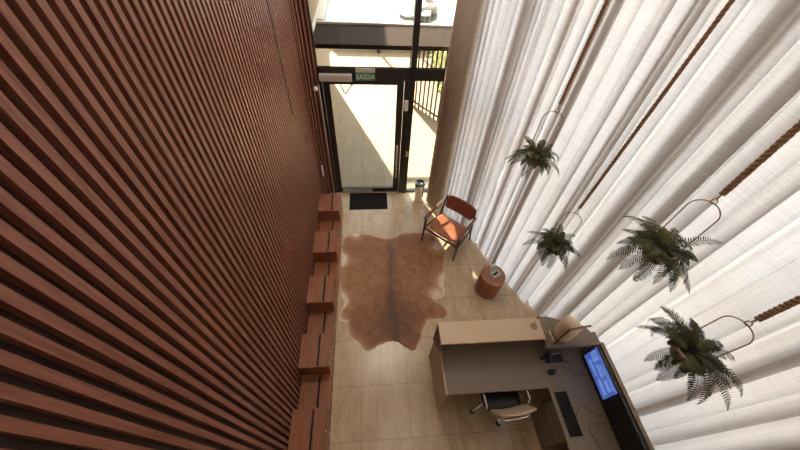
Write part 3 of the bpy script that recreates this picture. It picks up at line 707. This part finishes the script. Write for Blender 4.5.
# ------------------------------------------------------------------ curtains
CP = [Vector(p) for p in ((1.325, 4.24), (1.59, 3.80), (1.80, 3.42), (2.07, 2.72), (2.60, 1.86), (3.08, 1.09), (3.19, 0.86), (3.22, 0.60), (3.22, -1.62))]
CL = [0.0]
for a, b in zip(CP, CP[1:]): CL.append(CL[-1]+(b-a).length)
def cpath(s, d):
    # point at length s along the curtain track, offset d toward the glazing
    k = 0
    while k < len(CP)-2 and CL[k+1] < s: k += 1
    t = (s-CL[k])/(CL[k+1]-CL[k]); p = CP[k].lerp(CP[k+1], t)
    def nrm(i):
        a, b = CP[max(0, i-1)], CP[min(len(CP)-1, i+1)]
        v = (b-a).normalized(); return Vector((-v.y, v.x))
    n = nrm(k).lerp(nrm(k+1), max(0, min(1, t))).normalized()
    return p+n*d
def curtain(sa, sb, label, seed):
    # pleats: wide front faces folded back over themselves
    r = random.Random(seed)
    raw = []; s = sa
    while s < sb:
        big = min(1.0, 0.45+s*0.16)
        F = r.uniform(0.10, 0.24)*big+0.02; B = r.choice((0.1, 0.3, 0.45, 0.55, 0.6))*F; a = r.uniform(0.022, 0.050)
        raw += [(s, a), (s+F*0.12, -a*0.2), (s+F*0.5, -a*(0.7+r.uniform(-0.3, 0.3))), (s+F, -a), (s+F+0.004, -a+0.014), (s+F-B*0.9, a*0.8)]
        s += F-B
        if r.random() < 0.3:
            g = r.uniform(0.02, 0.07); raw.append((s+g*0.5, a*0.7)); s += g
    k = (sb-sa)/(s-sa); raw = [(sa+(x-sa)*k, d) for x, d in raw]
    pts = raw
    for _ in range(2):
        q = [pts[0]]
        for p0, p1 in zip(pts, pts[1:]):
            for u in (0.22, 0.78): q.append((p0[0]*(1-u)+p1[0]*u, p0[1]*(1-u)+p1[1]*u))
        pts = q+[pts[-1]]
    H = [0.012, 0.4, 1.0, 1.8, 2.8, 3.8, 4.8, 5.9]
    vs, fs = [], []
    for z in H:
        for (ss, d) in pts:
            dd = d*(1.15-0.05*z)+0.010*math.sin(ss*2.1+z*0.8)+0.004*math.sin(ss*5+z*1.7)
            if seed == 5: dd += 0.09*max(0.0, 1-(ss-sa)/0.35)
            p = cpath(min(max(ss+0.006*math.sin(z*1.3+ss*3), 0), CL[-1]), dd)
            vs.append((p.x, p.y, z))
    n = len(pts)
    for j in range(len(H)-1):
        for i in range(n-1): fs.append((j*n+i, j*n+i+1, (j+1)*n+i+1, (j+1)*n+i))
    mid = cpath((sa+sb)/2, 0)
    t = MB().add(vs, fs, True).build('curtain', 'curtain', None, off=(mid.x, mid.y, 0))
    tag(t, label, 'curtain', 'sheer linen curtains')
CM = 2.85
curtain(0.0, CM, 'long sheer linen curtain beside the column, behind the armchair and side table', 11)
curtain(CM-0.06, CL[-1], 'long sheer linen curtain on the right, behind the desk and nearest ferns', 5)

# ------------------------------------------------------------------ hanging ferns
def frond(mb, L, az, el, droop, r, wid):
    N = 24; p = Vector((0, 0, 0)); pts = []; e = el
    d0 = Vector((math.cos(az), math.sin(az), 0)); bend = r.uniform(-0.5, 0.5)
    for i in range(N+1):
        pts.append(p.copy())
        a = az+bend*i/N
        st = L/N
        p = p+Vector((math.cos(a)*math.cos(e), math.sin(a)*math.cos(e), math.sin(e)))*st
        e -= droop/N*(0.5+1.2*i/N)
    mb.tube(pts[::2], 0.0015, 4)
    for i in range(2, N+1):
        t = (pts[i]-pts[i-1]).normalized(); sd = t.cross(Vector((0, 0, 1)))
        if sd.length < 1e-3: sd = Vector((1, 0, 0))
        sd.normalize(); up = sd.cross(t)
        u = i/N; w = wid*(math.sin(PI*min(1, u*0.85+0.15))**0.7)*(1.0 if u < 0.9 else 0.75)+0.002
        for s in (-1, 1):
            q = pts[i]+(t*0.0) ; h = 0.0037
            tip = q+sd*s*w*r.uniform(0.85, 1.1)+t*w*0.45-up*w*r.uniform(0.05, 0.35)
            mid = q+(tip-q)*0.5
            mb.add([q-t*h*0.6, mid-t*h, tip, mid+t*h, q+t*h*0.6], [(0, 1, 2, 3, 4)] if s > 0 else [(4, 3, 2, 1, 0)])
def fern(x, y, z, scale, hoopL, label, ropelabel, seed, n=30, rope_r=0.0105, lean=0.0):
    r = random.Random(seed)
    az0 = math.atan2(y, x)
    t = thing('hanging_fern', label, 'fern', (x, y, z), az0+PI/2, 'hanging ferns in front of the curtain')
    MB().lathe([(0.045*scale*1.4, -0.10), (0.060*scale*1.4, -0.03), (0.065*scale*1.4, 0.0), (0.055*scale*1.4, 0.0), (0.05*scale*1.4, -0.015)], (0, 0, 0), 24).build('pot', 'pot', t)
    MB().lathe([(0.0, -0.02), (0.05*scale*1.4, -0.014)], (0, 0, 0), 20).build('soil', 'soil', t)
    mb = MB()
    for i in range(n):
        az = 2*PI*i*0.381966+r.uniform(-0.3, 0.3)
        inner = i % 3 == 0
        Lf = scale*(r.uniform(0.12, 0.2) if inner else r.uniform(0.17, 0.31))
        el = r.uniform(0.4, 1.2) if inner else r.uniform(-0.3, 0.7)
        f = MB(); frond(f, Lf, az, el, r.uniform(0.9, 2.3), r, scale*r.uniform(0.028, 0.042))
        o = Vector((math.cos(az)*0.02, math.sin(az)*0.02, -0.012))
        for p in f.v: mb.v.append(tuple(Vector(p)+o))
        b = len(mb.v)-len(f.v)
        for q, s in zip(f.f, f.sm): mb.f.append(tuple(b+k for k in q)); mb.sm.append(s)
    mb.build('foliage', 'leaf', t)
    hw = 0.072
    pts = [Vector((-hw, 0, -0.06)), Vector((-hw, 0, 0.05))]+[Vector((-hw*math.cos(a), 0, hoopL-hw+hw*math.sin(a))) for a in [PI*i/16 for i in range(17)]]+[Vector((hw, 0, 0.05)), Vector((hw, 0, -0.06))]
    pts = [pts[0], pts[1]]+pts[2:]
    MB().tube(pts, 0.0034, 8).tube([(-hw, 0, -0.06), (hw, 0, -0.06)], 0.004, 8).build('hoop', 'bronze', t)
    MB().tube([Vector((0.012*math.cos(a), 0, hoopL+0.010+0.016*math.sin(a))) for a in [2*PI*i/14 for i in range(14)]], 0.003, 6, closed=True).tube([(0, 0, hoopL+0.028), (0, 0, hoopL+0.07)], 0.004, 6).build('hook', 'bronze', t)
    # rope: three laid strands up to the ceiling
    z0 = z+hoopL+0.06; mb = MB(); Hh = CEIL-z0; turns = Hh/0.075
    for s in range(3):
        N = int(turns*10); pts = []
        for i in range(N+1):
            a = 2*PI*(turns*i/N)+s*2*PI/3
            pts.append((rope_r*0.62*math.cos(a), rope_r*0.62*math.sin(a), Hh*i/N))
        mb.tube(pts, rope_r*0.62, 6)
    o = mb.build('hanging_rope', 'rope', None); o.location = (x, y, z0); o.rotation_euler = (0, lean, 0)
    tag(o, ropelabel, 'rope', 'twisted plant ropes')
fern(1.305, 2.0, 3.03, 0.84, 0.36, 'hanging fern with slim hoop highest in the picture, nearest the column', 'twisted rope holding the fern nearest the column, leftmost of the ropes', 3, 40)
fern(1.62, 1.64, 2.33, 0.95, 0.38, 'small hanging fern between the drum side table and the desk lamp, hanging lowest', 'twisted rope of the fern above the desk lamp, running to the top edge', 8, 42, lean=0.034)
fern(1.70, 1.02, 3.10, 1.0, 0.37, 'large hanging fern at right with wide hoop, above the nearest fern', 'thick twisted rope at upper right holding the large fern', 21, 48, 0.013)
fern(1.78, 0.52, 2.80, 1.02, 0.345, 'large drooping hanging fern nearest the viewer beside the desk monitors', 'short thick stretch of rope at the right edge above the nearest fern', 33, 50, 0.013)
